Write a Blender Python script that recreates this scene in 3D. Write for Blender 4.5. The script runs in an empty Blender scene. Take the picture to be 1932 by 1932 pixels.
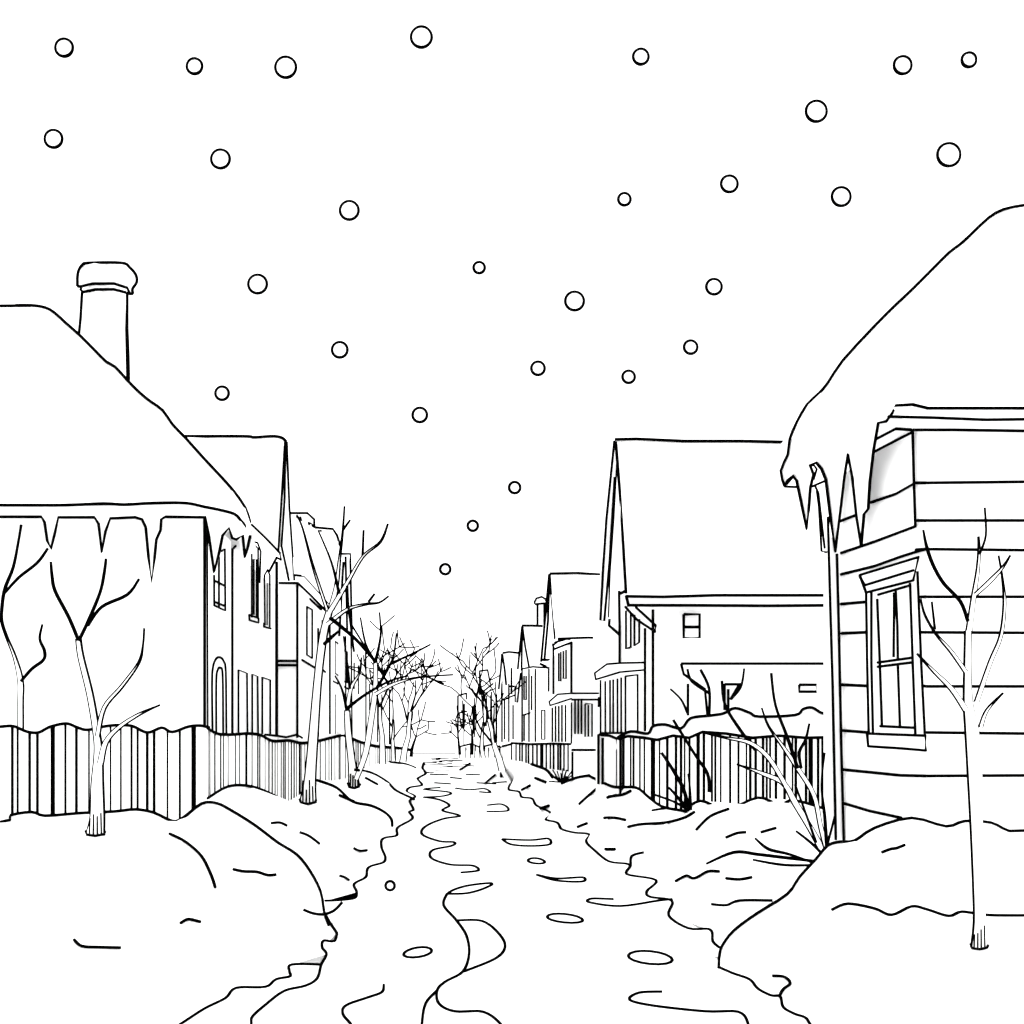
import bpy, math, random
from mathutils import Vector
from mathutils.geometry import tessellate_polygon, delaunay_2d_cdt
from mathutils.bvhtree import BVHTree
random.seed(7)
f=1700.0; VU=830.0; VV=1415.0; H=1.7; LW=5.2; KW=1.17
CAM=Vector((0,0,H))
def P(u,v,d): return Vector(((u-VU)/f*d, d, H+(VV-v)/f*d))
def Y(d): return lambda u,v: P(u,v,d)
def X(x): return lambda u,v: P(u,v,x*f/(u-VU))
def G(z=0.0): return lambda u,v: P(u,v,(H-z)*f/max(v-VV,4.0))
def S(bvh,fb=10):
    def g(u,v):
        d=P(u,v,1)-CAM; h=bvh.ray_cast(CAM,d.normalized())
        return h[0] if h[0] is not None else P(u,v,fb)
    return g
def pt(s): return [tuple(float(a) for a in q.split(',')) for q in s.split()]
# ---------- materials
def mat(name,c1,c2,scale):
    m=bpy.data.materials.new(name); m.use_nodes=True; nt=m.node_tree; nt.nodes.clear()
    o=nt.nodes.new('ShaderNodeOutputMaterial'); b=nt.nodes.new('ShaderNodeBsdfDiffuse')
    n=nt.nodes.new('ShaderNodeTexNoise'); n.inputs['Scale'].default_value=scale
    r=nt.nodes.new('ShaderNodeValToRGB'); r.color_ramp.elements[0].color=(*c1,1); r.color_ramp.elements[1].color=(*c2,1)
    nt.links.new(n.outputs['Fac'],r.inputs[0]); nt.links.new(r.outputs[0],b.inputs['Color']); nt.links.new(b.outputs[0],o.inputs[0])
    return m
SNOW=mat('snow_white',(.98,.98,.98),(.99,.99,.99),3)
PAINT=mat('white_paint',(.98,.98,.98),(.99,.99,.99),5)
INK=mat('ink_black',(.0,.0,.0),(.001,.001,.001),8)
# ---------- builders
class Part:
    def __init__(s,name): s.name=name; s.v=[]; s.f=[]; s.m=[]
    def face(s,pts,mi=0):
        b=len(s.v); s.v+= [Vector(p) for p in pts]; s.f.append(tuple(range(b,b+len(pts)))); s.m.append(mi)
    def patch(s,uvd):
        pts=[P(*q) for q in uvd]; tri=tessellate_polygon([[Vector((q[0],q[1],0)) for q in uvd]])
        b=len(s.v); s.v+=pts
        for t in tri: s.f.append(tuple(b+i for i in t)); s.m.append(0)
        return pts
    def terrain(s,uvd):
        pts=[P(*q) for q in uvd]; n=len(pts)
        r=delaunay_2d_cdt([Vector((p.x,p.y)) for p in pts],[],[list(range(n))],1,1e-5)
        b=len(s.v)
        for co,og in zip(r[0],r[3]):
            if og: z=sum(pts[i].z for i in og)/len(og)
            else:
                q=sorted(pts,key=lambda p:(p.x-co.x)**2+(p.y-co.y)**2)[:2]; z=min(q[0].z,q[1].z)
            s.v.append(Vector((co.x,co.y,z)))
        for F in r[2]: s.f.append(tuple(b+i for i in F)); s.m.append(0)
    def skirt(s,pts,dy=1.5,z0=0,dx=0):
        for a,c in zip(pts,pts[1:]):
            s.face([a,c,Vector((c.x+dx,c.y+dy,z0)),Vector((a.x+dx,a.y+dy,z0))])
    def box(s,x0,x1,y0,y1,z0,z1,mi=0):
        p=[Vector((x,y,z)) for z in (z0,z1) for y in (y0,y1) for x in (x0,x1)]
        for q in ((0,1,3,2),(4,5,7,6),(0,1,5,4),(2,3,7,6),(0,2,6,4),(1,3,7,5)): s.face([p[i] for i in q],mi)
    def prism(s,pts,off,mi=0):
        off=Vector(off); n=len(pts); b=len(s.v)
        s.v+=pts+[p+off for p in pts]
        tri=tessellate_polygon([[Vector((p.x,p.z,0)) for p in pts]])
        for t in tri:
            s.f.append(tuple(b+i for i in t)); s.m.append(mi); s.f.append(tuple(b+n+i for i in t)); s.m.append(mi)
        for i in range(n):
            j=(i+1)%n; s.f.append((b+i,b+j,b+n+j,b+n+i)); s.m.append(mi)
    def tube(s,pts,rad,mi=1,n=6):
        if mi==1: rad=[r*KW for r in rad]
        q=[pts[0]]; r=[rad[0]]
        for p,a in zip(pts[1:],rad[1:]):
            if (p-q[-1]).length>1e-5: q.append(p); r.append(a)
        if len(q)<2: return
        b=len(s.v); N=len(q); n1=None
        for i in range(N):
            t=(q[min(i+1,N-1)]-q[max(i-1,0)])
            if t.length<1e-7: t=q[min(i+1,N-1)]-q[i] if i<N-1 else q[i]-q[i-1]
            t.normalize()
            if n1 is None:
                ref=Vector((0,1,0)) if abs(t.y)<.9 else Vector((1,0,0)); n1=t.cross(ref)
            n1=n1-t*n1.dot(t)
            if n1.length<1e-4: n1=t.orthogonal()
            n1.normalize(); n2=t.cross(n1)
            for k in range(n):
                a=2*math.pi*k/n; s.v.append(q[i]+(n1*math.cos(a)+n2*math.sin(a))*r[i])
        for i in range(N-1):
            for k in range(n):
                k2=(k+1)%n; s.f.append((b+i*n+k,b+i*n+k2,b+(i+1)*n+k2,b+(i+1)*n+k)); s.m.append(mi)
        s.f.append(tuple(b+k for k in range(n))); s.m.append(mi)
        s.f.append(tuple(b+(N-1)*n+k for k in range(n))); s.m.append(mi)
    def line(s,mode,txt,w=LW,c=False,fwd=.004,close=False):
        p=pt(txt) if isinstance(txt,str) else list(txt)
        if close: p=p+[p[0]]
        if c: p=smooth(p,5)
        if mode is None: q=[P(*a) for a in p]
        else: q=[mode(a[0],a[1]) for a in p]
        q=[CAM+(a-CAM)*(1-fwd) for a in q]
        s.tube(q,[w/2/f*a.y for a in q])
    def lines(s,mode,txts,**k):
        for t in txts.split('|'): s.line(mode,t.strip(),**k)
    def build(s,parent=None,name=None,mats=None):
        me=bpy.data.meshes.new(name or s.name); me.from_pydata([tuple(v) for v in s.v],[],s.f)
        for m in (mats or [PAINT,INK]): me.materials.append(m)
        me.polygons.foreach_set('material_index',s.m); me.update()
        o=bpy.data.objects.new(name or s.name,me); bpy.context.scene.collection.objects.link(o)
        if parent: o.parent=parent
        return o
def smooth(p,n):
    out=[]; N=len(p)
    for i in range(N-1):
        a,b,c,d=p[max(i-1,0)],p[i],p[i+1],p[min(i+2,N-1)]
        for k in range(n):
            t=k/n
            out.append(tuple(.5*((2*b[j])+(-a[j]+c[j])*t+(2*a[j]-5*b[j]+4*c[j]-d[j])*t*t+(-a[j]+3*b[j]-3*c[j]+d[j])*t**3) for j in range(len(b))))
    out.append(tuple(p[-1])); return out
class Obj:
    def __init__(s,name): s.name=name; s.p={}
    def __getitem__(s,k):
        if k not in s.p: s.p[k]=Part(k)
        return s.p[k]
    def build(s,snow=()):
        e=bpy.data.objects.new(s.name,None); bpy.context.scene.collection.objects.link(e)
        for k,p in s.p.items():
            if p.f: p.build(e,k,[SNOW,INK] if k in('roof','icicles','snow') else [PAINT,INK])
def limb(part,txt,d0,dd=0.0,lw=LW):
    p=smooth(pt(txt),5); N=len(p)
    cen=[];A=[];B=[]
    for i,(u,v,w) in enumerate(p):
        d=d0+dd*i/(N-1)
        a=p[max(i-1,0)]; b=p[min(i+1,N-1)]; tx,ty=b[0]-a[0],b[1]-a[1]; l=math.hypot(tx,ty) or 1
        nx,ny=-ty/l,tx/l
        cen.append((u,v,d,w)); o=max(w/2-lw/2,0)
        A.append((u+nx*o,v+ny*o,d)); B.append((u-nx*o,v-ny*o,d))
    mw=max(q[3] for q in cen)
    if mw>lw*1.95:
        part.tube([P(c[0],c[1],c[2]) for c in cen],[max(c[3]/2-lw/2,.4)/f*c[2] for c in cen],0,10)
        l2=lw if mw>16 else lw*.8
        for L in (A,B):
            q=[P(*a) for a in L]; part.tube(q,[min(l2,c[3])/2/f*c[2] for c in cen])
    else:
        part.tube([P(c[0],c[1],c[2]) for c in cen],[min(c[3],6.6)/2/f*c[2] for c in cen])

# ================= GROUND
g=Part('snowy_ground'); g.face([(-3000,-60,-.004),(3000,-60,-.004),(3000,6000,-.004),(-3000,6000,-.004)])
g.build(mats=[SNOW,INK])
road=Part('snowy_road'); road.face([(-5,-20,0),(5,-20,0),(5,420,0),(-5,420,0)])
road.lines(G(),"""800,1505 830,1510 848,1520 835,1530 868,1540 835,1546 802,1560 797,1575 830,1588 858,1590 850,1597 815,1605 815,1620 850,1632 893,1634 902,1643 870,1647|
843,1687 837,1708 860,1735 880,1765 885,1800 873,1833 840,1852 825,1868 828,1893 858,1908 912,1909 945,1932 960,1960|
843,1687 880,1686 912,1677 928,1667 885,1671 856,1679 843,1687|862,1737 910,1738 940,1760 953,1785 935,1808 875,1833|825,1868 803,1893 796,1932 796,1970|
724,1858 720,1872 690,1883 652,1897 647,1913 662,1932 680,1960|1249,1871 1205,1873 1188,1886 1230,1897 1330,1908 1393,1909 1411,1930 1411,1960|
1158,1697 1115,1696 1113,1703 1170,1710 1240,1700 1268,1697|948,1584 1000,1586 1035,1583 1036,1594 1000,1597 965,1594 948,1584|
1013,1651 1050,1658 1100,1656 1097,1664 1050,1662 1013,1651""",c=True)
def oval(u,v,a,b,rot,w=LW):
    L=[]
    for k in range(17):
        t=2*math.pi*k/16; x=a*math.cos(t); y=b*math.sin(t)
        L.append((u+x*math.cos(rot)-y*math.sin(rot),v+x*math.sin(rot)+y*math.cos(rot)))
    road.line(G(),L,w=w)
oval(788,1797,27,9,-.15); oval(1227,1807,42,12,.1); oval(1066,1733,34,8,.1); oval(1012,1625,16,5,.1)
road.lines(G(),"""920,1520 945,1518 958,1524 955,1531 918,1532|905,1495 925,1496 915,1489 885,1491 860,1488|830,1487 800,1490 850,1496 835,1503 800,1505|
930,1478 955,1476|850,1480 820,1478|880,1462 905,1463|812,1462 845,1463|870,1470 850,1468|900,1478 935,1480""",c=True,w=4.6)
for i in range(20):
    v=1429+30*random.random(); hw=(v-1418)*1.9+14; u=842+random.uniform(-1,1)*hw*.8+ (v-1420)*.5
    l=random.uniform(5,11)+ (v-1420)*.12
    road.line(G(),[(u-l,v),(u,v+random.uniform(-1,1)),(u+l,v+random.uniform(-.6,.6))],w=3.2)
road.line(G(),"778,1422 866,1422",w=4)
road.build(mats=[SNOW,INK])

def foot(t): 
    return [(u,v,H*f/(v-VV)) for u,v in pt(t)]
def bank(patch_pts,crest,back=1.5,dx=0,xy=False,name='snow_bank'):
    p=Part(name)
    if xy: p.terrain(patch_pts)
    else: p.patch(patch_pts)
    bv=BVHTree.FromPolygons([tuple(v) for v in p.v],p.f)
    p.skirt([P(*q) for q in crest],back,0,dx)
    return p,bv
# ---- left foreground bank
cr=pt("-900,1560,12.4 -200,1560,12.4 0,1551,12.4 20,1538,12.4 60,1532,12.4 85,1539,12.4 150,1534,12.4 215,1531,12.4 255,1527,12.4 290,1533,12.4 325,1549,12.4 345,1543,12.4 380,1516,12.4 408,1515,12.2 435,1528,11.9 480,1556,11.3 525,1590,10.6 560,1612,10.1 585,1643,9.6 605,1682,9.1 612,1722,8.7 620,1745,8.45")
fl="636,1760 630,1776 610,1775 608,1788 616,1800 606,1820 598,1846 575,1860 535,1870 500,1896 476,1918 474,1932 470,1960"
fm="606,1820 550,1820 546,1832 547,1842 520,1848 500,1862 445,1864 425,1883 385,1903 340,1932 300,1955"
ft=foot("636,1760 630,1776 610,1775 608,1788 616,1800 606,1820 550,1820 546,1832 547,1842 520,1848 500,1862 445,1864 425,1883 385,1903 340,1932 200,2080 -100,2400")
p,bvL=bank(cr+ft+[(-900,2400,2.93)],cr,.5)
p.line(None,smooth(cr,3)); p.line(None,"612,1722,8.7 622,1740,8.5 634,1758,8.3 636,1764,8.27",c=True); p.line(G(),fl,c=True); p.line(G(),fm,c=True)
for t in ("320,1573 350,1588 380,1615 398,1650 406,1674","440,1640 460,1644 485,1645 505,1651 522,1650","341,1741 355,1734 378,1739","140,1773 155,1785 190,1787 228,1788"):
    p.line(S(bvL),t,c=True,w=5.5,fwd=.01)
p.line(Y(8.6),"572,1716 590,1723 610,1725 630,1718 646,1702",c=True)
p.build(mats=[SNOW,INK])
# ---- left second bank
cr=pt("378,1530,12.9 392,1506,12.8 430,1484,13.6 470,1483,14.8 510,1497,17 545,1512,18.5 565,1500,20.5 598,1472,23.5 625,1473,26.5 650,1470,29.5 680,1452,36 715,1440,45 745,1436,60 770,1428,95 778,1423,250")
ft2="800,1440 797,1450 803,1460 788,1470 796,1482 772,1487 768,1495 783,1503 773,1512 780,1528 772,1533 778,1545 750,1562 748,1577 722,1583 720,1600 727,1618 722,1628 695,1637 690,1655 668,1668 673,1683 668,1695 640,1699 612,1700"
p,bvL2=bank(cr+foot("785,1424 "+ft2)+pt("585,1708,9.9 540,1660,11.0 450,1590,12.1"),cr,.15,-.6,True)
for q in ("392,1506,12.8 430,1484,13.6 470,1483,14.8 510,1497,17 545,1518,18 577,1542,17.5","598,1472,23.5 635,1486,22 665,1512,20 700,1520,19 725,1532,18 738,1545,17 740,1558,16"):
    p.line(None,q,c=True,fwd=.02)
for q in ("668,1452 700,1458 730,1475 748,1492 781,1508","735,1438 765,1442 785,1450","690,1468 712,1480","640,1500 668,1512","512,1553 528,1552 542,1558","565,1570 583,1577 603,1592","667,1600 678,1605 692,1604","640,1652 650,1655 658,1660"):
    p.line(S(bvL2,9.6),q,c=True,fwd=.012,w=4.8)
p.line(G(),ft2,c=True)
p.build(mats=[SNOW,INK])
# ---- right foreground mound
cr=pt("1357,1805,7.25 1362,1785,7.4 1385,1755,7.6 1430,1722,7.9 1485,1687,8.1 1508,1655,8.3 1540,1620,8.4 1562,1595,8.5 1585,1588,8.55 1612,1586,8.6 1650,1562,8.6 1720,1543,8.6 1785,1559,8.6 1820,1549,8.6 1870,1552,8.6 1900,1566,8.6 1932,1567,8.6 2150,1560,8.6 2900,1570,8.6")
fr="1357,1825 1385,1837 1415,1848 1430,1865 1455,1878 1472,1880 1478,1900 1500,1913 1520,1920 1530,1934 1560,1970"
p,bvR=bank(cr+[(2900,2400,2.93),(1800,2400,2.93)]+foot(fr)[::-1],cr,.15)
p.line(None,smooth(cr,3)); p.line(None,"1357,1803,7.2 1356,1826,7.03"); p.line(G(),fr,c=True)
for t in ("1570,1716 1600,1705 1650,1714 1682,1726 1720,1710 1750,1716 1790,1728 1815,1720 1860,1726 1932,1727 2100,1726","1664,1608 1680,1602 1692,1600 1707,1594","1457,1841 1480,1843 1491,1855 1478,1866 1470,1880"):
    p.line(S(bvR,7),t,c=True,w=5.5,fwd=.01)
p.build(mats=[SNOW,INK])
# ---- right second bank
cr=pt("868,1422,250 905,1426,90 940,1430,50 985,1437,38 1012,1447,33 1040,1465,27 1060,1474,25 1085,1470,23 1110,1463,21.5 1135,1475,19.6 1160,1485,18.2 1200,1486,17.3 1225,1505,16.8 1250,1522,16.2 1290,1530,15.6 1322,1511,15.5 1370,1527,15.5 1430,1505,15.5 1470,1518,15.4 1500,1510,15 1575,1532,14 1640,1560,13")
fr2="985,1455 970,1470 960,1490 980,1495 985,1505 1005,1508 1012,1520 1040,1535 1030,1547 1052,1553 1060,1565 1085,1572 1112,1575 1106,1588 1120,1603 1150,1626 1188,1632 1183,1650 1238,1661 1220,1682 1228,1693 1268,1700 1262,1728 1300,1752 1340,1754 1345,1776 1358,1788"
p,bvR2=bank(cr+pt("1600,1640,11 1500,1720,9.6 1400,1790,8.5")+foot("880,1426 900,1434 930,1445 "+fr2)[::-1],cr,.15,.6,True)
p.line(None,smooth(cr[8:15],4),fwd=.015); p.line(None,smooth(cr[14:21],4),fwd=.015); p.line(G(),fr2,c=True)
p.line(None,"1060,1478,24.3 1085,1468,23.3 1112,1463,21.5",fwd=.015,c=True)
p.line(None,"1003,1442,34 1030,1452,30 1042,1466,27",c=True,fwd=.02)
for t in ("1275,1662 1295,1652 1310,1657 1335,1644 1357,1644","1370,1657 1395,1659 1418,1655","1342,1706 1370,1708 1395,1699 1458,1699","1390,1735 1435,1728","1370,1580 1390,1572 1408,1570","1436,1570 1464,1562","1314,1565 1340,1540 1375,1526","1185,1560 1210,1555 1255,1552 1290,1543 1310,1532","1093,1517 1115,1497 1135,1480","1090,1560 1108,1553","1140,1543 1160,1543 1180,1547","1145,1505 1163,1500","1142,1602 1160,1602","1190,1632 1192,1615 1215,1608","985,1490 1000,1482","1020,1525 1035,1520","1148,1503 1175,1499 1190,1492","1010,1468 1030,1476"):
    p.line(S(bvR2,14),t,c=True,fwd=.012)
p.line(G(.1),"915,1478 930,1465 950,1450",c=True,w=4); p.line(G(.1),"868,1452 890,1438 905,1428",c=True,w=4)
p.build(mats=[SNOW,INK])

# ================= FENCES
def fence(name,mode_pts,topf,lw=LW,jit=.35,z0=0.3,thick=.05):
    p=Part(name)
    for (xa,ya),(xb,yb),cnt in mode_pts:
        L=math.hypot(xb-xa,yb-ya); dx,dy=(xb-xa)/L,(yb-ya)/L; nx,ny=dy,-dx
        off=Vector((nx,ny,0)); 
        if off.dot(Vector((-(xa+xb)/2,-(ya+yb)/2,0)))<0: off=-off
        for i in range(cnt):
            a=i/cnt*L; b=(i+1)/cnt*L; top=topf(a/L); tb=topf(b/L)
            A=Vector((xa+dx*a,ya+dy*a,0)); B=Vector((xa+dx*b,ya+dy*b,0)); o2=off*-thick
            q=[Vector((A.x,A.y,z0)),Vector((B.x,B.y,z0)),Vector((B.x,B.y,tb)),Vector((A.x,A.y,top))]
            q2=[c+o2 for c in q]
            p.face(q); p.face(q2); p.face([q[3],q[2],q2[2],q2[3]])
            if i==cnt-1: p.face([q[1],q[2],q2[2],q2[1]])
            x=a+random.uniform(-.5,.5)*jit*L/cnt
            C=Vector((xa+dx*x,ya+dy*x,0))
            ww=lw*random.choice([.65,.8,1,1])
            p.tube([C+Vector((0,0,z0)),C+Vector((0,0,topf(x/L)))],[ww/2/f*C.y]*2)
    return p
pts="-40,1374 0,1371 25,1370 50,1380 72,1382 95,1371 125,1365 145,1372 165,1377 200,1370 225,1368 250,1370 278,1382 305,1373 325,1381 355,1371 378,1369 396,1373"
fl=pt(pts)
def ztop(x,y,L):
    u=VU+x/y*f
    for a,b in zip(L,L[1:]):
        if a[0]<=u<=b[0]:
            t=(u-a[0])/(b[0]-a[0]); return H+(VV-(a[1]+(b[1]-a[1])*t))/f*y
    return H+(VV-L[0][1])/f*y if u<L[0][0] else H+(VV-L[-1][1])/f*y
x0=-12.0; xc=(392-VU)/f*13
p=fence('wooden_fence',[((x0,13),(xc,13),60)],lambda t: ztop(x0+(xc-x0)*t,13,fl)-.01,lw=4.9,jit=.9)
p.line(Y(13),pts,c=True)
ps="392,1374 410,1384 430,1386 450,1385 470,1384 492,1387 515,1398 545,1397 570,1402 600,1398 625,1392 650,1388 680,1400 710,1408 750,1411 775,1415"
fs=pt(ps)
for (ya,yb,cnt,lw) in ((13,24,32,4.4),(24,40,17,3.8),(40,75,12,3.0)):
    r=fence('x',[((xc,ya),(xc,yb),cnt)],lambda t: ztop(xc,ya+(yb-ya)*t,fs)-.01,lw=lw,jit=.9)
    b=len(p.v); p.v+=r.v; p.f+=[tuple(i+b for i in F) for F in r.f]; p.m+=r.m
p.line(X(xc),ps,c=True,fwd=.006)
p.line(X(xc),"500,1386 520,1388 540,1391 560,1386 570,1392",w=4,fwd=.006)
p.build()
pr="1165,1394 1185,1389 1215,1392 1240,1396 1270,1388 1300,1392 1325,1381 1370,1384 1420,1392 1470,1388 1520,1392 1570,1391 1640,1391 2400,1391"
fr_=pt(pr); xa=(1167-VU)/f*17.8
p=fence('wooden_fence',[((xa,17.8),(13,17.8),88)],lambda t: ztop(xa+(13-xa)*t,17.8,fr_)-.01,jit=1.1,lw=4.7)
p.line(Y(17.8),pr,fwd=.006)
p.build()
p=Part('gate_pillar'); a=P(1129,1388,18.9); b=P(1165,1388,18.9); p.box(a.x,b.x,18.9,19.2,.2,a.z)
p.lines(Y(18.9),"1129,1385 1129,1480|1137,1392 1137,1480|1165,1392 1165,1485|1129,1386 1150,1388 1165,1394",fwd=.003,w=4.6); p.build()
p=Part('snowy_hedge'); hz=pt("1165,1392,18.6 1190,1380,18.6 1222,1384,18.6 1232,1370,18.6 1255,1367,18.6 1285,1374,18.6 1303,1355,18.6 1340,1350,18.6 1365,1346,18.6 1387,1336,18.6 1415,1345,18.6 1432,1352,18.6 1500,1349,18.6 1515,1338,18.6 1532,1335,18.6 1550,1345,18.6 1568,1348,18.6 2200,1345,18.6")
p.patch(hz+[(2200,1500,18.6),(1165,1500,18.6)]); p.skirt([P(*q) for q in hz],1.6,.3); p.line(None,smooth(hz[:-1],4)); p.build(mats=[SNOW,INK])

# ================= LEFT NEAR HOUSE
h=Obj('snow_covered_house'); W=h['walls']
W.box(-14,-3.9,15,16.85,0,5.6)
W.line(Y(15),"386,977 386,1372"); W.line(X(-3.9),"391,985 392,1375",w=3.2)
W.line(X(-3.9),"438,1035 438,1385")
h['windows'].lines(X(-3.9),"404,1085 404,1142 425,1152 424,1035 418,1040|413,1050 413,1146|404,1095 424,1105|404,1135 424,1143",w=4)
h['door'].lines(X(-3.9),"401,1383 400,1290 402,1258 408,1243 415,1240 422,1247 426,1270 427,1384|408,1383 408,1285 411,1264 416,1260 420,1275 421,1384",c=True,w=4)
R=h['roof']
sil=pt("-700,577,18 0,577,18 30,576,18 60,576,18 85,580,18 103,590,18 125,610,17.9 150,632,17.8 180,662,17.7 200,682,17.6 217,692,17.5 240,717,17.4 265,742,17.2 285,758,17.1 307,774,17 325,800,16.9 350,826,16.8 385,865,16.7 415,897,16.6 440,925,16.5 463,958,16.4 472,985,16.2")
eav=pt("472,1015,15.4 460,1005,15 462,992,14.8 455,983,14.7 443,970,14.6 415,962,14.6 385,956,14.6 350,949,14.6 290,949,14.6 235,952,14.6 195,950,14.6 120,953,14.6 0,953,14.6 -700,953,14.6")
R.patch(sil+eav); R.skirt([P(*q) for q in sil],.6,5.4)
R.line(None,smooth(sil,2)); R.line(None,smooth(eav,3))
I=h['icicles']
ic="-700,976 0,975 78,975 84,985 89,1020 96,1036 103,1008 110,976 178,976 186,988 192,1042 199,1003 208,978 255,976 268,980 275,995 280,1050 286,1098 292,1050 295,1018 303,1000 304,980 312,975 388,976 394,1010 404,1080 414,1040 420,1010 432,996 438,1015 446,1018 458,1010 462,1052 468,1030 472,1010"
up="455,985 443,972 385,958 350,951 235,954 120,955 0,955 -700,955"
poly=[P(u,v,14.62) for u,v in pt(ic)+pt(up)]
I.prism(poly,(0,.08,0)); I.line(Y(14.6),ic)
C=h['chimney']
def lathe(part,prof,cu,d,n=20):
    rings=[]
    cx=P(cu,0,d).x
    for r,v in prof:
        z=P(cu,v,d).z; rr=r/f*d; rings.append([Vector((cx+rr*math.cos(2*math.pi*k/n),d+rr*math.sin(2*math.pi*k/n),z)) for k in range(n)])
    for A,B in zip(rings,rings[1:]):
        for k in range(n): part.face([A[k],A[(k+1)%n],B[(k+1)%n],B[k]])
    part.face(rings[0]); part.face(rings[-1])
lathe(C,[(46,760),(43,552),(50,548),(50,540),(55,535),(56,515),(48,500),(38,497)],199,19)
C.lines(Y(18.5),"155,548 152,600 149,630|240,553 240,620 242,668 243,717|152,548 154,540 175,535 215,535 240,543 244,552|157,551 180,546 215,546 238,552",w=5,fwd=0)
C.line(Y(18.4),"146,540 147,515 155,500 168,496 230,496 245,505 256,518 258,532 250,545 250,554 240,553",c=True,fwd=0)
C.line(Y(18.4),"146,540 155,541",fwd=0); C.line(Y(18.5),"240,553 238,620 240,712",w=4,fwd=0)
h.build()
# ================= LEFT 2nd HOUSE
h=Obj('gabled_house'); W=h['walls']; W.box(-14,-3.9,16.9,21.6,0,5.5)
W.line(X(-3.88),"522,1060 522,1390")
W.line(X(-3.88),"440,1035 455,1020 475,1022",w=4)
wn=h['windows']
wn.lines(X(-3.88),"475,1165 475,1040 480,1028 487,1035 487,1168|479,1160 479,1055 484,1055 484,1165|470,1160 471,1170 488,1175 488,1166 470,1160|490,1100 492,1040 486,1024 478,1022|500,1180 499,1085 505,1075 509,1085 509,1185|498,1175 498,1182 511,1186",w=3.4)
wn.line(X(-3.88),"504,1180 504,1100",w=2.6)
wn.lines(X(-3.88),"450,1385 450,1264 466,1270 467,1385|476,1385 476,1272 486,1276 487,1385|495,1385 495,1278 510,1283 510,1385",w=3.6)
R=h['roof']
R.patch(pt("347,823,22.7 520,823,22.7 538,832,22.7 528,1045,21.9 475,990,18.7 300,870,20"))
R.face([P(538,832,22.7),P(528,1060,21.9),P(555,1098,24),P(542,832,23)])
R.line(None,"347,823,22.7 460,823,22.7 480,825,22.7 515,823,22.7 532,826,22.7 540,833,22.7",c=True)
R.lines(X(-3.9),"538,832 532,930 525,1042|541,833 546,960 555,1095|538,840 537,940 531,1030 545,1095|475,990 500,1014 528,1043 530,1056 522,1052 508,1078",w=4.2,fwd=.008)
h.build()
h=Obj('terraced_house'); W=h['walls']; W.box(-10,-3.43,21.7,30,0,5.7)
W.lines(Y(21.7),"526,1100 561,1100|524,1247 560,1247|524,1255 560,1255|561,1100 561,1392",w=4.4)
W.lines(X(-3.42),"555,1085 575,1087 600,1115 628,1146|562,1100 585,1122 622,1160|622,1150 622,1385|600,1185 600,1390|570,1245 598,1262|585,1130 606,1150",w=4.2)
h['windows'].lines(X(-3.42),"579,1145 579,1235 589,1242 589,1150 579,1145|608,1170 608,1245|605,1245 605,1260 614,1268",w=3.6)
R=h['roof']; R.patch(pt("548,968,29 582,968,29 595,985,29 597,996,29 630,999,29 640,1020,29 643,1160,29 628,1146,28 575,1087,22 555,1085,22"))
R.lines(Y(28.9),"548,968 580,968 593,980 593,997|595,995 628,998 636,1010 642,1030|605,1000 600,1060 602,1105|560,972 575,1020 595,1085|583,1035 583,985 590,990 590,1040|545,968 552,990 556,1080|566,975 578,1015",w=4.2)
h.build()
h=Obj('terraced_house'); W=h['walls']; W.box(-10,-3.45,31,58,0,5.6)
W.box(-5,-3.3,30.2,31,0,8.1)
W.lines(Y(30.2),"643,1045 661,1045 661,1060 664,1200|652,1050 655,1190|648,1060 640,1200",w=4)
W.lines(X(-3.44),"652,1200 652,1385|662,1170 664,1390|690,1230 690,1400|735,1300 735,1405|712,1260 712,1400|628,1285 662,1302|664,1180 690,1222 735,1295",w=3.3)
h['windows'].lines(X(-3.44),"632,1210 632,1270 640,1276 640,1216 632,1210|648,1225 648,1285 655,1288 655,1230 648,1225|668,1250 668,1300|676,1255 676,1310|697,1290 697,1340|632,1310 632,1385|640,1315 640,1385|720,1310 720,1395",w=3)
h.build()

# ================= RIGHT NEAR HOUSE
h=Obj('clapboard_house'); W=h['walls']; W.box(4.75,14,8.8,10.8,0,4.95)
A=Y(8.79); B=X(4.74)
W.lines(A,"1749,911 1932,909 2400,909|1749,982 1932,982 2400,982|1749,1036 1932,1038 2400,1036|1749,1126 1932,1126 2400,1126|1749,1193 1932,1194 2400,1194|1749,1295 1932,1295 2400,1295|1749,1382 1932,1384 2400,1384|1749,1464 1932,1463 2400,1463")
W.lines(B,"1725,911 1748,911|1730,982 1748,982|1728,1037 1748,1036|1737,1126 1748,1126|1739,1193 1748,1193|1742,1294 1748,1295|1746,1382 1748,1382|1748,1464 1700,1463 1650,1458 1590,1452|1590,1515 1640,1530 1700,1543")
W.lines(B,"1722,812 1724,900 1727,993|1643,948 1690,932 1725,912|1586,983 1614,972|1582,1045 1650,1022 1727,993|1582,1085 1650,1068 1700,1050 1735,1039 1748,1036|1583,1140 1630,1136|1588,1195 1633,1193|1588,1292 1634,1294|1588,1378 1637,1382")
W.lines(X(4.66),"1650,830 1690,809 1722,811|1648,853 1700,826 1722,815")
W.lines(Y(8.6),"1722,811 1800,811 1932,813 2400,813")
w=h['windows']
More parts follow.
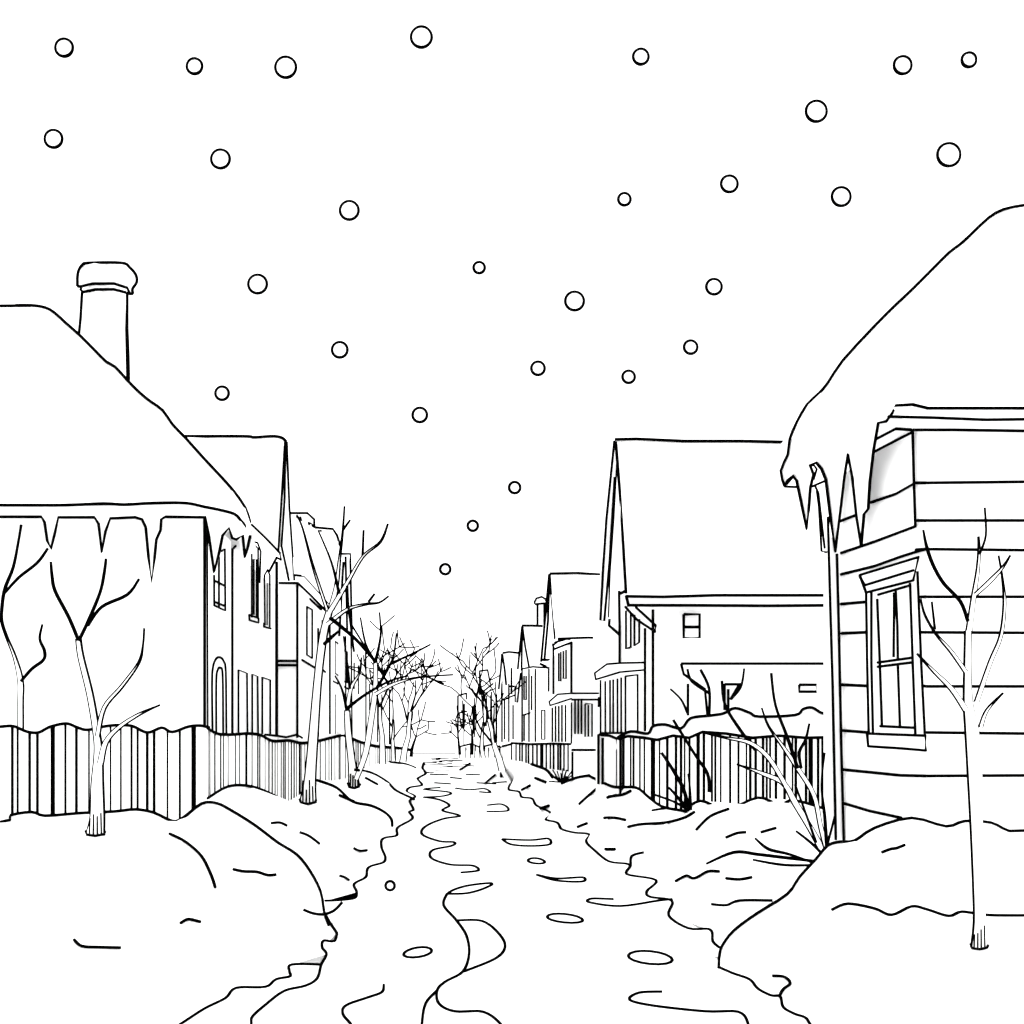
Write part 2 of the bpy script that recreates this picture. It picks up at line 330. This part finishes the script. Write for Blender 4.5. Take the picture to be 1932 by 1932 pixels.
w.lines(X(4.68),"1622,1085 1733,1051 1723,1095 1634,1118 1622,1085 1634,1118|1634,1116 1636,1250 1639,1385|1644,1116 1644,1250 1647,1384|1731,1078 1738,1250 1745,1387|1717,1100 1722,1250 1727,1385|1655,1130 1660,1250 1664,1371|1657,1122 1715,1105|1661,1370 1724,1373|1690,1115 1693,1180 1694,1242|1694,1255 1698,1371|1687,1118 1686,1240|1656,1250 1720,1241|1656,1258 1720,1250|1636,1384 1746,1388 1747,1416 1700,1412 1638,1408 1636,1384|1622,1088 1632,1104 1723,1076",w=4.7)
D=h['downspout']; D.box(4.6,4.75,10.6,10.8,0,4.2)
D.lines(Y(10.55),"1562,975 1566,1130 1571,1300 1577,1585|1579,1045 1583,1200 1587,1400 1592,1585",w=4.8,fwd=0)
R=h['roof']
sil=pt("2900,384,12.5 2100,384,12.5 1960,384,12.5 1932,387,12.5 1893,395,12.5 1865,411,12.4 1830,444,12.4 1810,462,12.3 1790,477,12.3 1755,512,12.2 1722,545,12.2 1690,575,12.1 1650,615,12 1590,680,11.8 1562,722,11.7 1545,742,11.6 1522,764,11.6 1503,797,11.5 1490,828,11.5 1486,858,11.5 1473,888,11.5 1480,917,11.5")
low=pt("1480,917,11.5 1487,905,11.4 1496,898,11.4 1503,907,11.3 1513,955,11.2 1522,998,11.15 1526,960,11.1 1529,920,11.1 1535,895,11 1528,877,11 1540,873,10.95 1550,885,10.9 1558,905,10.8 1566,970,10.7 1576,1040,10.6 1586,960,10.5 1593,900,10.4 1600,857,10.3 1608,900,10.2 1616,975,10.1 1625,1030,9.9 1630,970,9.8 1638,960,9.7 1641,910,9.6 1648,850,9.3 1657,798,9.1 1672,795,8.9 1683,780,8.7 1690,765,8.6 1722,763,8.55 1750,770,8.5 1932,770,8.5 2900,770,8.5")
R.patch(sil+low[1:]); R.skirt([P(*q) for q in sil[:-3]],.3,5.7)
R.line(None,[(a,b,c) for a,b,c in smooth(sil[1:],2)]); R.line(None,low)
R.face([P(1683,768,8.52),P(2900,768,8.52),P(2900,815,8.6),P(1725,813,8.65)])
R.line(Y(8.5),"1675,786 1760,788 1860,792 1932,791 2400,791")
I=h['icicles']
I.lines(Y(10.4),"1480,918 1505,919|1496,900 1484,914|1528,878 1536,878 1541,885 1535,905|1541,925 1545,955 1550,1040 1560,1042|1532,918 1555,908|1537,915 1544,930 1556,1035|1629,898 1629,968",w=4.2,fwd=0)
h.build()

# ================= RIGHT 2nd HOUSE
h=Obj('gabled_house'); W=h['walls']; W.box(4.78,16,21,27,0,5.1)
W.face([Vector((4.78,21,5.1)),Vector((4.78,24,9.8)),Vector((4.78,27,5.1))])
W.box(4.63,4.78,21.3,24.9,0,5.0)
A=Y(20.95); B=X(4.6)
W.lines(A,"1232,1150 1232,1372",w=4.8)
W.lines(B,"1217,1185 1217,1380|1168,1115 1169,1180 1169,1250|1180,1145 1200,1168 1236,1192 1237,1180 1200,1146|1150,1168 1149,1180 1168,1197",w=4.6)
W.lines(A,"1285,1252 1565,1252|1285,1252 1290,1272 1330,1300 1335,1352|1298,1290 1298,1350|1367,1290 1367,1340|1374,1300 1374,1340|1367,1291 1400,1291|1395,1291 1378,1320",w=4.6)
h['windows'].lines(A,"1290,1159 1320,1159 1320,1203 1290,1203 1290,1159|1290,1183 1320,1183|1508,1292 1540,1292 1540,1305 1508,1305 1508,1292",w=5)
h['windows'].lines(B,"1181,1152 1181,1224 1188,1222|1190,1155 1190,1222|1197,1160 1197,1218 1206,1212 1206,1168",w=3.8)
pc=h['porch']; pc.box(4.45,4.63,21.1,26,0,2.9)
pc.lines(X(4.42),"1122,1270 1145,1253 1170,1251 1215,1250|1122,1270 1124,1282 1170,1268 1215,1264|1133,1283 1133,1383|1217,1264 1217,1380|1142,1285 1142,1383|1151,1283 1151,1383|1157,1282 1157,1383|1165,1280 1165,1383|1172,1278 1172,1383|1180,1276 1180,1383 1203,1383 1203,1273 1180,1276|1133,1383 1217,1383",w=3.5)
R=h['roof']
R.patch(pt("1161,829,24 1290,831,24 1800,833,24 1700,1125,20.6 1181,1125,20.6"))
R.face([P(1161,829,24),P(1800,833,24),Vector((16,28,4.6)),Vector((4.7,28,4.6))])
R.face([P(1181,1125,20.6),P(1800,1125,20.6),P(1800,1142,20.6),P(1181,1142,20.6)])
R.line(Y(24),"1160,829 1200,828 1290,832 1400,832 1488,834"); R.line(None,"1162,835,23.9 1172,960,22.5 1181,1118,20.7")
R.lines(Y(20.6),"1181,1125 1250,1126 1350,1123 1566,1123|1183,1142 1300,1142 1450,1143 1566,1142|1181,1123 1186,1143|1170,1120 1182,1114")
R.line(None,"1159,832,23.9 1144,980,23.9 1138,1070,23.9 1133,1170,23.9 1140,1172,23.9 1150,1060,23.7 1160,900,23.7",w=4.4)
R.line(None,"1164,870,23.6 1158,980,23.6 1151,1080,23.6 1148,1165,23.6",w=2.8)
h.build()
# ================= RIGHT 3rd HOUSE
h=Obj('gabled_house'); W=h['walls']; W.box(4.75,16,32.6,40,0,5.6)
A=Y(32.55); B=X(4.72)
W.lines(A,"1078,1210 1078,1310|1130,1315 1130,1400|1080,1415 1130,1415",w=4.2)
W.lines(X(4.7),"1044,1218 1044,1310|1043,1218 1060,1204 1075,1206|1043,1215 1045,1225 1078,1212|1047,1212 1068,1206",w=3.8)
h['windows'].lines(X(4.7),"1054,1232 1054,1285 1058,1285 1058,1230|1063,1228 1063,1280 1068,1280 1068,1226",w=3.2)
h['windows'].lines(A,"1104,1328 1104,1390 1117,1390 1117,1328 1104,1328|1110,1330 1110,1390",w=3.2)
pc=h['porch']; pc.box(4.5,4.75,32.4,37,0,3.4)
pc.lines(X(4.48),"1036,1324 1052,1310 1078,1308|1036,1324 1038,1331 1078,1318|1048,1332 1048,1400|1054,1332 1054,1400|1060,1330 1060,1400|1067,1330 1067,1400|1078,1325 1078,1405|1042,1335 1042,1400",w=3)
pc.lines(A,"1078,1308 1130,1308|1078,1320 1130,1320|1085,1322 1085,1385|1091,1322 1091,1385|1097,1322 1097,1385",w=3.4)
R=h['roof']
R.patch(pt("1037,1082,37.5 1300,1083,37.5 1250,1205,32 1048,1205,32"))
R.lines(None,"1037,1082,37.5 1090,1081,37.5 1136,1084,37.5|1052,1205,32 1110,1203,32 1172,1205,32|1037,1084,37.5 1042,1140,35 1047,1205,32.2|1036,1084,37.5 1030,1150,39 1021,1248,40.5|1036,1100,37.5 1034,1170,39 1027,1247,40.5|1020,1245,40.5 1040,1245,40.5|1018,1252,40.5 1036,1260,40.5",w=4.2)
h.build()
h=Obj('gabled_house'); W=h['walls']; W.box(4.75,14,50,57,0,5.9)
W.lines(X(4.7),"985,1262 985,1400|998,1262 998,1400|1010,1262 1010,1400|1035,1262 1035,1305|985,1262 1005,1258 1035,1260|982,1270 976,1325|985,1350 1000,1345|1003,1275 1003,1340",w=3.2)
h['windows'].lines(X(4.7),"989,1275 989,1320 993,1320 993,1275|989,1350 989,1398|1022,1340 1022,1395 1028,1395 1028,1340 1022,1340|972,1300 972,1325",w=2.8)
R=h['roof']; R.patch(pt("985,1180,54 1080,1180,54 1080,1262,49.8 997,1258,49.8"))
R.lines(None,"984,1180,54 1005,1180,54 1024,1181,54|985,1182,54 981,1220,55 977,1262,56|986,1184,54 991,1220,52 998,1258,50|985,1195,54 984,1265,55",w=3.8)
C=h['chimney']; C.box(*[P(1012,0,55).x,P(1028,0,55).x],55,56,6,P(0,1130,55).z)
C.lines(Y(54.9),"1014,1178 1014,1140|1027,1178 1027,1138|1008,1137 1012,1129 1022,1126 1029,1130 1030,1138 1010,1140 1008,1137",w=3.8)
h.build()
h=Obj('terraced_house'); W=h['walls']; W.box(4.75,12,66,76,0,6.2); W.box(4.75,12,80,180,0,6)
W.lines(X(4.7),"947,1290 947,1400|952,1320 952,1395|960,1290 960,1400|968,1330 968,1395|955,1318 970,1312|937,1310 937,1400",w=3.0)
R=h['roof']; R.patch(pt("947,1232,70 1010,1232,70 1010,1290,66 952,1290,66"))
R.lines(None,"948,1232,70 960,1230,70 981,1232,70|947,1234,70 945,1262,71 941,1300,72|948,1236,70 952,1262,68 955,1292,66|965,1260,66 965,1310,66|960,1295,66 985,1295,66",w=3.6)
for i in range(12):
    u=random.uniform(868,936); v=1300+random.uniform(0,30)+(936-u)*.3
    W.line(X(4.7),[(u,v),(u+random.uniform(-1,1),v+random.uniform(40,85))],w=2.6)
W.lines(X(4.7),"866,1312 880,1308 880,1320|864,1312 864,1390|905,1265 905,1310 930,1290|905,1266 920,1264 925,1290|867,1345 880,1342",w=3.2)
h.build()
p=Part('low_wall'); xw=3.9
p.box(xw,xw+.2,28,62,0,1.9)
p.lines(X(xw-.02),"965,1402 1000,1404 1040,1403 1076,1404|965,1440 985,1446 1008,1443|948,1408 965,1404",w=4)
for i in range(17):
    u=966+i*6.6+random.uniform(-2,2); p.line(X(xw-.02),[(u,1405),(u,1440+ (u-966)*.15)],w=random.choice([2.2,2.8,3.4]))
p.lines(Y(24.5),"1078,1415 1128,1415|1080,1418 1080,1470",w=4)
p.build()
p=Part('wooden_fence'); p.box(3.55,3.65,55,200,0,1.6)
for i in range(9):
    u=870+i*9+random.uniform(-2,2); p.line(X(3.54),[(u,1404+random.uniform(-4,8)),(u+random.uniform(-1,1),1430)],w=2.6)
p.lines(X(3.54),"870,1408 890,1403 905,1410 930,1404 945,1410",w=3.2)
p.build()

# ================= TREES
def tree(name,d,txt,dd=.04,lw=LW):
    p=Part(name)
    for i,t in enumerate(txt.split('|')):
        limb(p,t.strip(),d*(1-.003*i),0 if i==0 else d*dd*((i%3)-1),lw)
    return p
def hit(bv,u,v,fb):
    d=P(u,v,1)-CAM; h=bv.ray_cast(CAM,d.normalized()); return h[0].y if h[0] is not None else fb
def bark(p,d,u,v,w,hh=45,n=4):
    for i in range(n):
        x=u+(i/(n-1)-.5)*w*.6; p.line(Y(d-(w/2+2)/f*d),[(x,v),(x-.1*(x-u),v-hh*random.uniform(.5,1))],w=3)
    p.line(Y(d-(w/2+2)/f*d),[(u-w/2,v-8),(u-w/2+3,v+1),(u,v+3),(u+w/2-3,v),(u+w/2,v-6)],w=4.8)
d=hit(bvL,180,1577,10.5)
p=tree('bare_tree',d,"""180,1574,38 184,1540,30 184,1480,26 186,1420,19 182,1380,16 170,1310,15 153,1240,14 148,1205,13|148,1208,9 130,1165,7 104,1115,7 98,1085,6 96,1060,5|
149,1208,9 165,1175,8 188,1120,6 196,1085,6 200,1055,5|166,1180,6 192,1145,6 240,1122,6 262,1093,5|184,1390,12 197,1335,11 230,1295,10 262,1250,8 270,1215,5 272,1185,4|
190,1440,15 200,1400,13 225,1372,11 262,1348,9 302,1330,4""",.03)
bark(p,d,180,1574,38); p.build()
p=tree('bare_tree',13.6,"""39,1420,15 39,1330,14 39,1285,14 28,1240,10 12,1200,8 3,1170,8 4,1140,7|2,1165,7 8,1115,7 25,1070,6 35,1020,5 40,990,5|8,1120,5 35,1090,6 70,1062,6 90,1035,5|40,1285,6 60,1262,6 82,1245,6 84,1228,6 75,1205,5 80,1178,4|-60,1300,6 -30,1220,7 0,1165,7""",.02); p.build()
d=hit(bvL2,580,1517,17)
d=min(max(d,15),20)
p=tree('bare_tree',d,"""581,1514,34 585,1470,24 592,1380,20 600,1280,17 610,1200,17 622,1150,14|622,1155,13 634,1110,11 640,1060,8 646,1010,6 650,955,4|617,1150,9 602,1105,8 588,1060,7 572,1000,5 562,975,4|
625,1150,12 655,1100,10 685,1050,8 718,1022,7 732,988,5|684,1052,5 686,1000,4|647,1000,5 660,982,4|618,1178,11 655,1150,9 690,1140,7 715,1137,5 733,1125,4|695,1136,5 707,1120,4|612,1215,8 628,1200,6 640,1190,4|640,1120,6 625,1060,4 600,1000,3|655,1105,5 658,1150,4 668,1230,4|622,1165,7 670,1205,6 705,1245,5""",.02,4.6)
bark(p,d,581,1514,32); p.build()
d=min(max(hit(bvL2,668,1484,22),17),24)
p=tree('bare_tree',d,"""668,1484,24 664,1440,16 657,1380,14 655,1340,12|655,1342,10 662,1300,9 678,1270,6 682,1240,4|655,1340,7 645,1300,4 632,1275,3|657,1335,6 690,1310,5 735,1285,4 770,1275,3|660,1300,5 655,1250,4 648,1200,3|672,1470,11 690,1420,13 700,1360,13 708,1300,12 708,1245,9|708,1250,6 690,1215,4 680,1165,3|708,1250,6 718,1200,4 716,1155,3|710,1300,6 740,1245,4 748,1195,3|708,1310,9 745,1290,8 790,1278,5 855,1273,3|800,1275,3 838,1290,3|740,1250,4 775,1235,4 812,1216,3""",.02,3.8)
bark(p,d,668,1484,24,30); p.build()
def rnd_tree(u,v,d,hpx,w,lean=0,seed=0,n=5,minlw=2.4,spread=1.0):
    random.seed(seed); p=Part('bare_tree'); k=d/f
    def rec(pos,dr,L,w,lev):
        pts=[pos]; ws=[w]; q=pos.copy(); dd=dr.copy()
        for i in range(4):
            dd=(dd+Vector((random.uniform(-.2,.2),random.uniform(-.15,.15),random.uniform(-.02,.2)))).normalized()
            q=q+dd*L/4; pts.append(q.copy()); ws.append(w*(1-.12*(i+1)))
        lw=3.2
        if w>9:
            p.tube(pts,[(x/2-1.6)*k for x in ws],0,8)
            for s in (-1,1):
                p.tube([a+Vector((s*(x/2-1.6)*k,0,0)) for a,x in zip(pts,ws)],[lw/2*k]*5)
        else: p.tube(pts,[max(x,minlw)/2*k for x in ws],1,5)
        if lev==0: return
        for j in range(3 if lev==n-1 else 2):
            a=random.uniform(.35,.95)*spread*(-1 if j%2 else 1) if j<2 else random.uniform(-.3,.3)
            nd=Vector((dd.x*math.cos(a)+dd.z*math.sin(a),dd.y+random.uniform(-.4,.4),-dd.x*math.sin(a)+dd.z*math.cos(a))).normalized()
            i=random.choice([2,3,4]) if j<2 else 4
            rec(pts[i],nd,L*random.uniform(.6,.85),ws[-1]*.6,lev-1)
    rec(P(u,v,d),Vector((lean,0,1)).normalized(),hpx*.36*k,w,n-1)
    p.build()
rnd_tree(722,1442,34,300,14,.0,11,5)
rnd_tree(760,1438,44,270,14,.12,5,5)
rnd_tree(742,1436,50,220,10,.1,21,4)
rnd_tree(776,1428,70,110,7,.1,9,3)
rnd_tree(948,1455,30,285,15,-.18,4,5)
rnd_tree(912,1430,60,190,10,-.05,14,4)
rnd_tree(868,1424,110,110,6,-.1,17,3)
rnd_tree(890,1424,90,130,7,0,19,3)
random.seed(31)
d=hit(bvR,1848,1792,6.5)
p=tree('bare_tree',d,"""1848,1788,36 1848,1740,26 1846,1680,24 1842,1560,26 1838,1450,30 1833,1380,28 1826,1325,20 1825,1260,16 1826,1190,15|1828,1190,15 1836,1130,12 1844,1080,10 1847,1040,8 1846,1012,6|1826,1172,9 1812,1135,9 1780,1100,8 1760,1065,7 1748,1030,6 1742,1000,4|
1840,1122,10 1868,1096,11 1892,1070,8 1906,1048,4|1884,1048,4 1891,1090,6 1895,1140,9 1888,1200,10 1868,1250,11 1842,1325,12|1822,1340,14 1795,1300,12 1760,1265,9 1730,1233,5|1822,1268,11 1795,1230,10 1765,1195,7 1745,1160,6 1737,1130,4|1764,1188,5 1758,1135,4|
1850,1372,11 1862,1340,9 1892,1308,5|1848,1045,5 1860,1010,4 1858,958,4""",.02,4.8)
bark(p,d,1848,1788,34,50); p.build()
p=tree('bare_shrub',9.6,"""1556,1612,16 1530,1565,14 1500,1515,14 1478,1478,12 1440,1460,10 1390,1442,4|1560,1605,12 1548,1560,11 1535,1500,11 1505,1450,11 1478,1410,9 1450,1370,6 1437,1335,4|1505,1450,8 1485,1390,6 1463,1330,5 1455,1270,5|
1482,1482,11 1450,1430,11 1415,1402,10 1370,1392,7 1325,1382,4|1425,1415,6 1395,1375,6 1368,1330,5 1362,1284,5|1380,1318,5 1398,1295,5 1404,1262,4|1338,1350,5 1338,1300,5 1322,1264,5|1338,1308,5 1305,1285,5 1297,1262,4|1297,1345,5 1285,1320,4 1265,1300,4|
1560,1600,7 1556,1540,6 1550,1480,4 1556,1420,4|1512,1450,5 1508,1420,6 1520,1395,5 1527,1365,4|1548,1626,5 1480,1618,6 1430,1612,6 1385,1608,6 1332,1630,4|1545,1632,4 1490,1612,5 1450,1602,6 1425,1582,4|1548,1608,5 1530,1590,5 1502,1568,4|1545,1632,4 1480,1632,5 1420,1622,4|1562,1590,5 1575,1540,4|1540,1590,5 1515,1520,4 1500,1480,4""",.015,4.4)
p.build()
p=tree('bare_shrub',15.2,"""1300,1532,9 1290,1490,7 1268,1450,6 1248,1420,5|1338,1495,6 1335,1460,6 1312,1425,5 1270,1358,5|1300,1530,7 1275,1500,5 1262,1486,4|1296,1532,5 1262,1525,4 1230,1529,4|1298,1528,5 1270,1512,4 1228,1497,4|1303,1528,6 1302,1490,4 1298,1460,3""",.01)
p.build()
random.seed(5)
p=Part('bare_shrub')
for i in range(20):
    a=random.uniform(-1.5,1.5); L=random.uniform(14,30); w=random.uniform(2,3)
    p.line(Y(22.8+random.uniform(-.3,.3)),[(1060,1476),(1060+math.sin(a)*L*.6,1476-math.cos(a)*L*.5),(1060+math.sin(a)*L*1.0,1476-math.cos(a)*L)],w=w)
p.build()

# ================= FALLING SNOW
p=Part('falling_snow')
for u,v,r in [(121,90,17),(367,125,15),(539,127,20),(795,70,20),(1209,107,15),(1703,123,17),(1828,113,14),(101,262,17),(1540,210,20),(416,300,18),(1790,292,22),(1376,347,16),(1587,371,18),(1178,376,12),(659,397,18),(486,536,18),(904,505,11),(1084,568,18),(1347,541,15),(641,660,15),(1303,655,13),(1015,695,13),(1186,711,12),(419,742,13),(792,783,14),(971,920,11),(892,992,10),(840,1074,10),(736,1671,9)]:
    d=.055*f/r; c=P(u,v,d); R_=(r-.6)/f*d; n=28
    ring=[c+Vector((R_*math.cos(2*math.pi*k/n),0,R_*math.sin(2*math.pi*k/n))) for k in range(n+1)]
    p.tube(ring,[LW/2/f*d]*(n+1))
    for s in (-1,1):
        for k in range(n): p.face([ring[k],ring[k+1],c+Vector((0,s*R_*.3,0))])
p.build(mats=[SNOW,INK])

# ================= LIGHT (bright flat overcast)
w=bpy.data.worlds.new("World"); bpy.context.scene.world=w; w.use_nodes=True; nt=w.node_tree; nt.nodes.clear()
o=nt.nodes.new('ShaderNodeOutputWorld'); bg=nt.nodes.new('ShaderNodeBackground'); sk=nt.nodes.new('ShaderNodeTexSky')
sk.sky_type='NISHITA'; sk.sun_disc=False; sk.sun_elevation=math.radians(45); sk.sun_rotation=math.radians(188)
mx=nt.nodes.new('ShaderNodeVectorMath'); mx.operation='MINIMUM'; mx.inputs[1].default_value=(1,1,1)
ml=nt.nodes.new('ShaderNodeVectorMath'); ml.operation='SCALE'; ml.inputs['Scale'].default_value=6
ad=nt.nodes.new('ShaderNodeVectorMath'); ad.operation='ADD'; ad.inputs[1].default_value=(.8,.8,.8)
nt.links.new(sk.outputs[0],ml.inputs[0]); nt.links.new(ml.outputs[0],ad.inputs[0]); nt.links.new(ad.outputs[0],mx.inputs[0]); nt.links.new(mx.outputs[0],bg.inputs[0]); bg.inputs[1].default_value=2.3
nt.links.new(bg.outputs[0],o.inputs[0])
L=bpy.data.lights.new('sun','SUN'); L.energy=1.0; L.angle=math.radians(60); L.color=(1,.99,.98)
s=bpy.data.objects.new('sun',L); bpy.context.scene.collection.objects.link(s); s.rotation_euler=(math.radians(45),0,math.radians(-8))
# ================= CAMERA
cd=bpy.data.cameras.new('camera'); c=bpy.data.objects.new('camera',cd); bpy.context.scene.collection.objects.link(c)
c.location=CAM; c.rotation_euler=(math.radians(90),0,0); cd.sensor_width=36; cd.lens=36*f/1932
cd.shift_x=(966-VU)/1932; cd.shift_y=(VV-966)/1932; cd.clip_end=10000; cd.clip_start=.05
bpy.context.scene.camera=c
sc=bpy.context.scene; sc.view_settings.view_transform='Standard'; sc.view_settings.look='None'; sc.view_settings.exposure=0
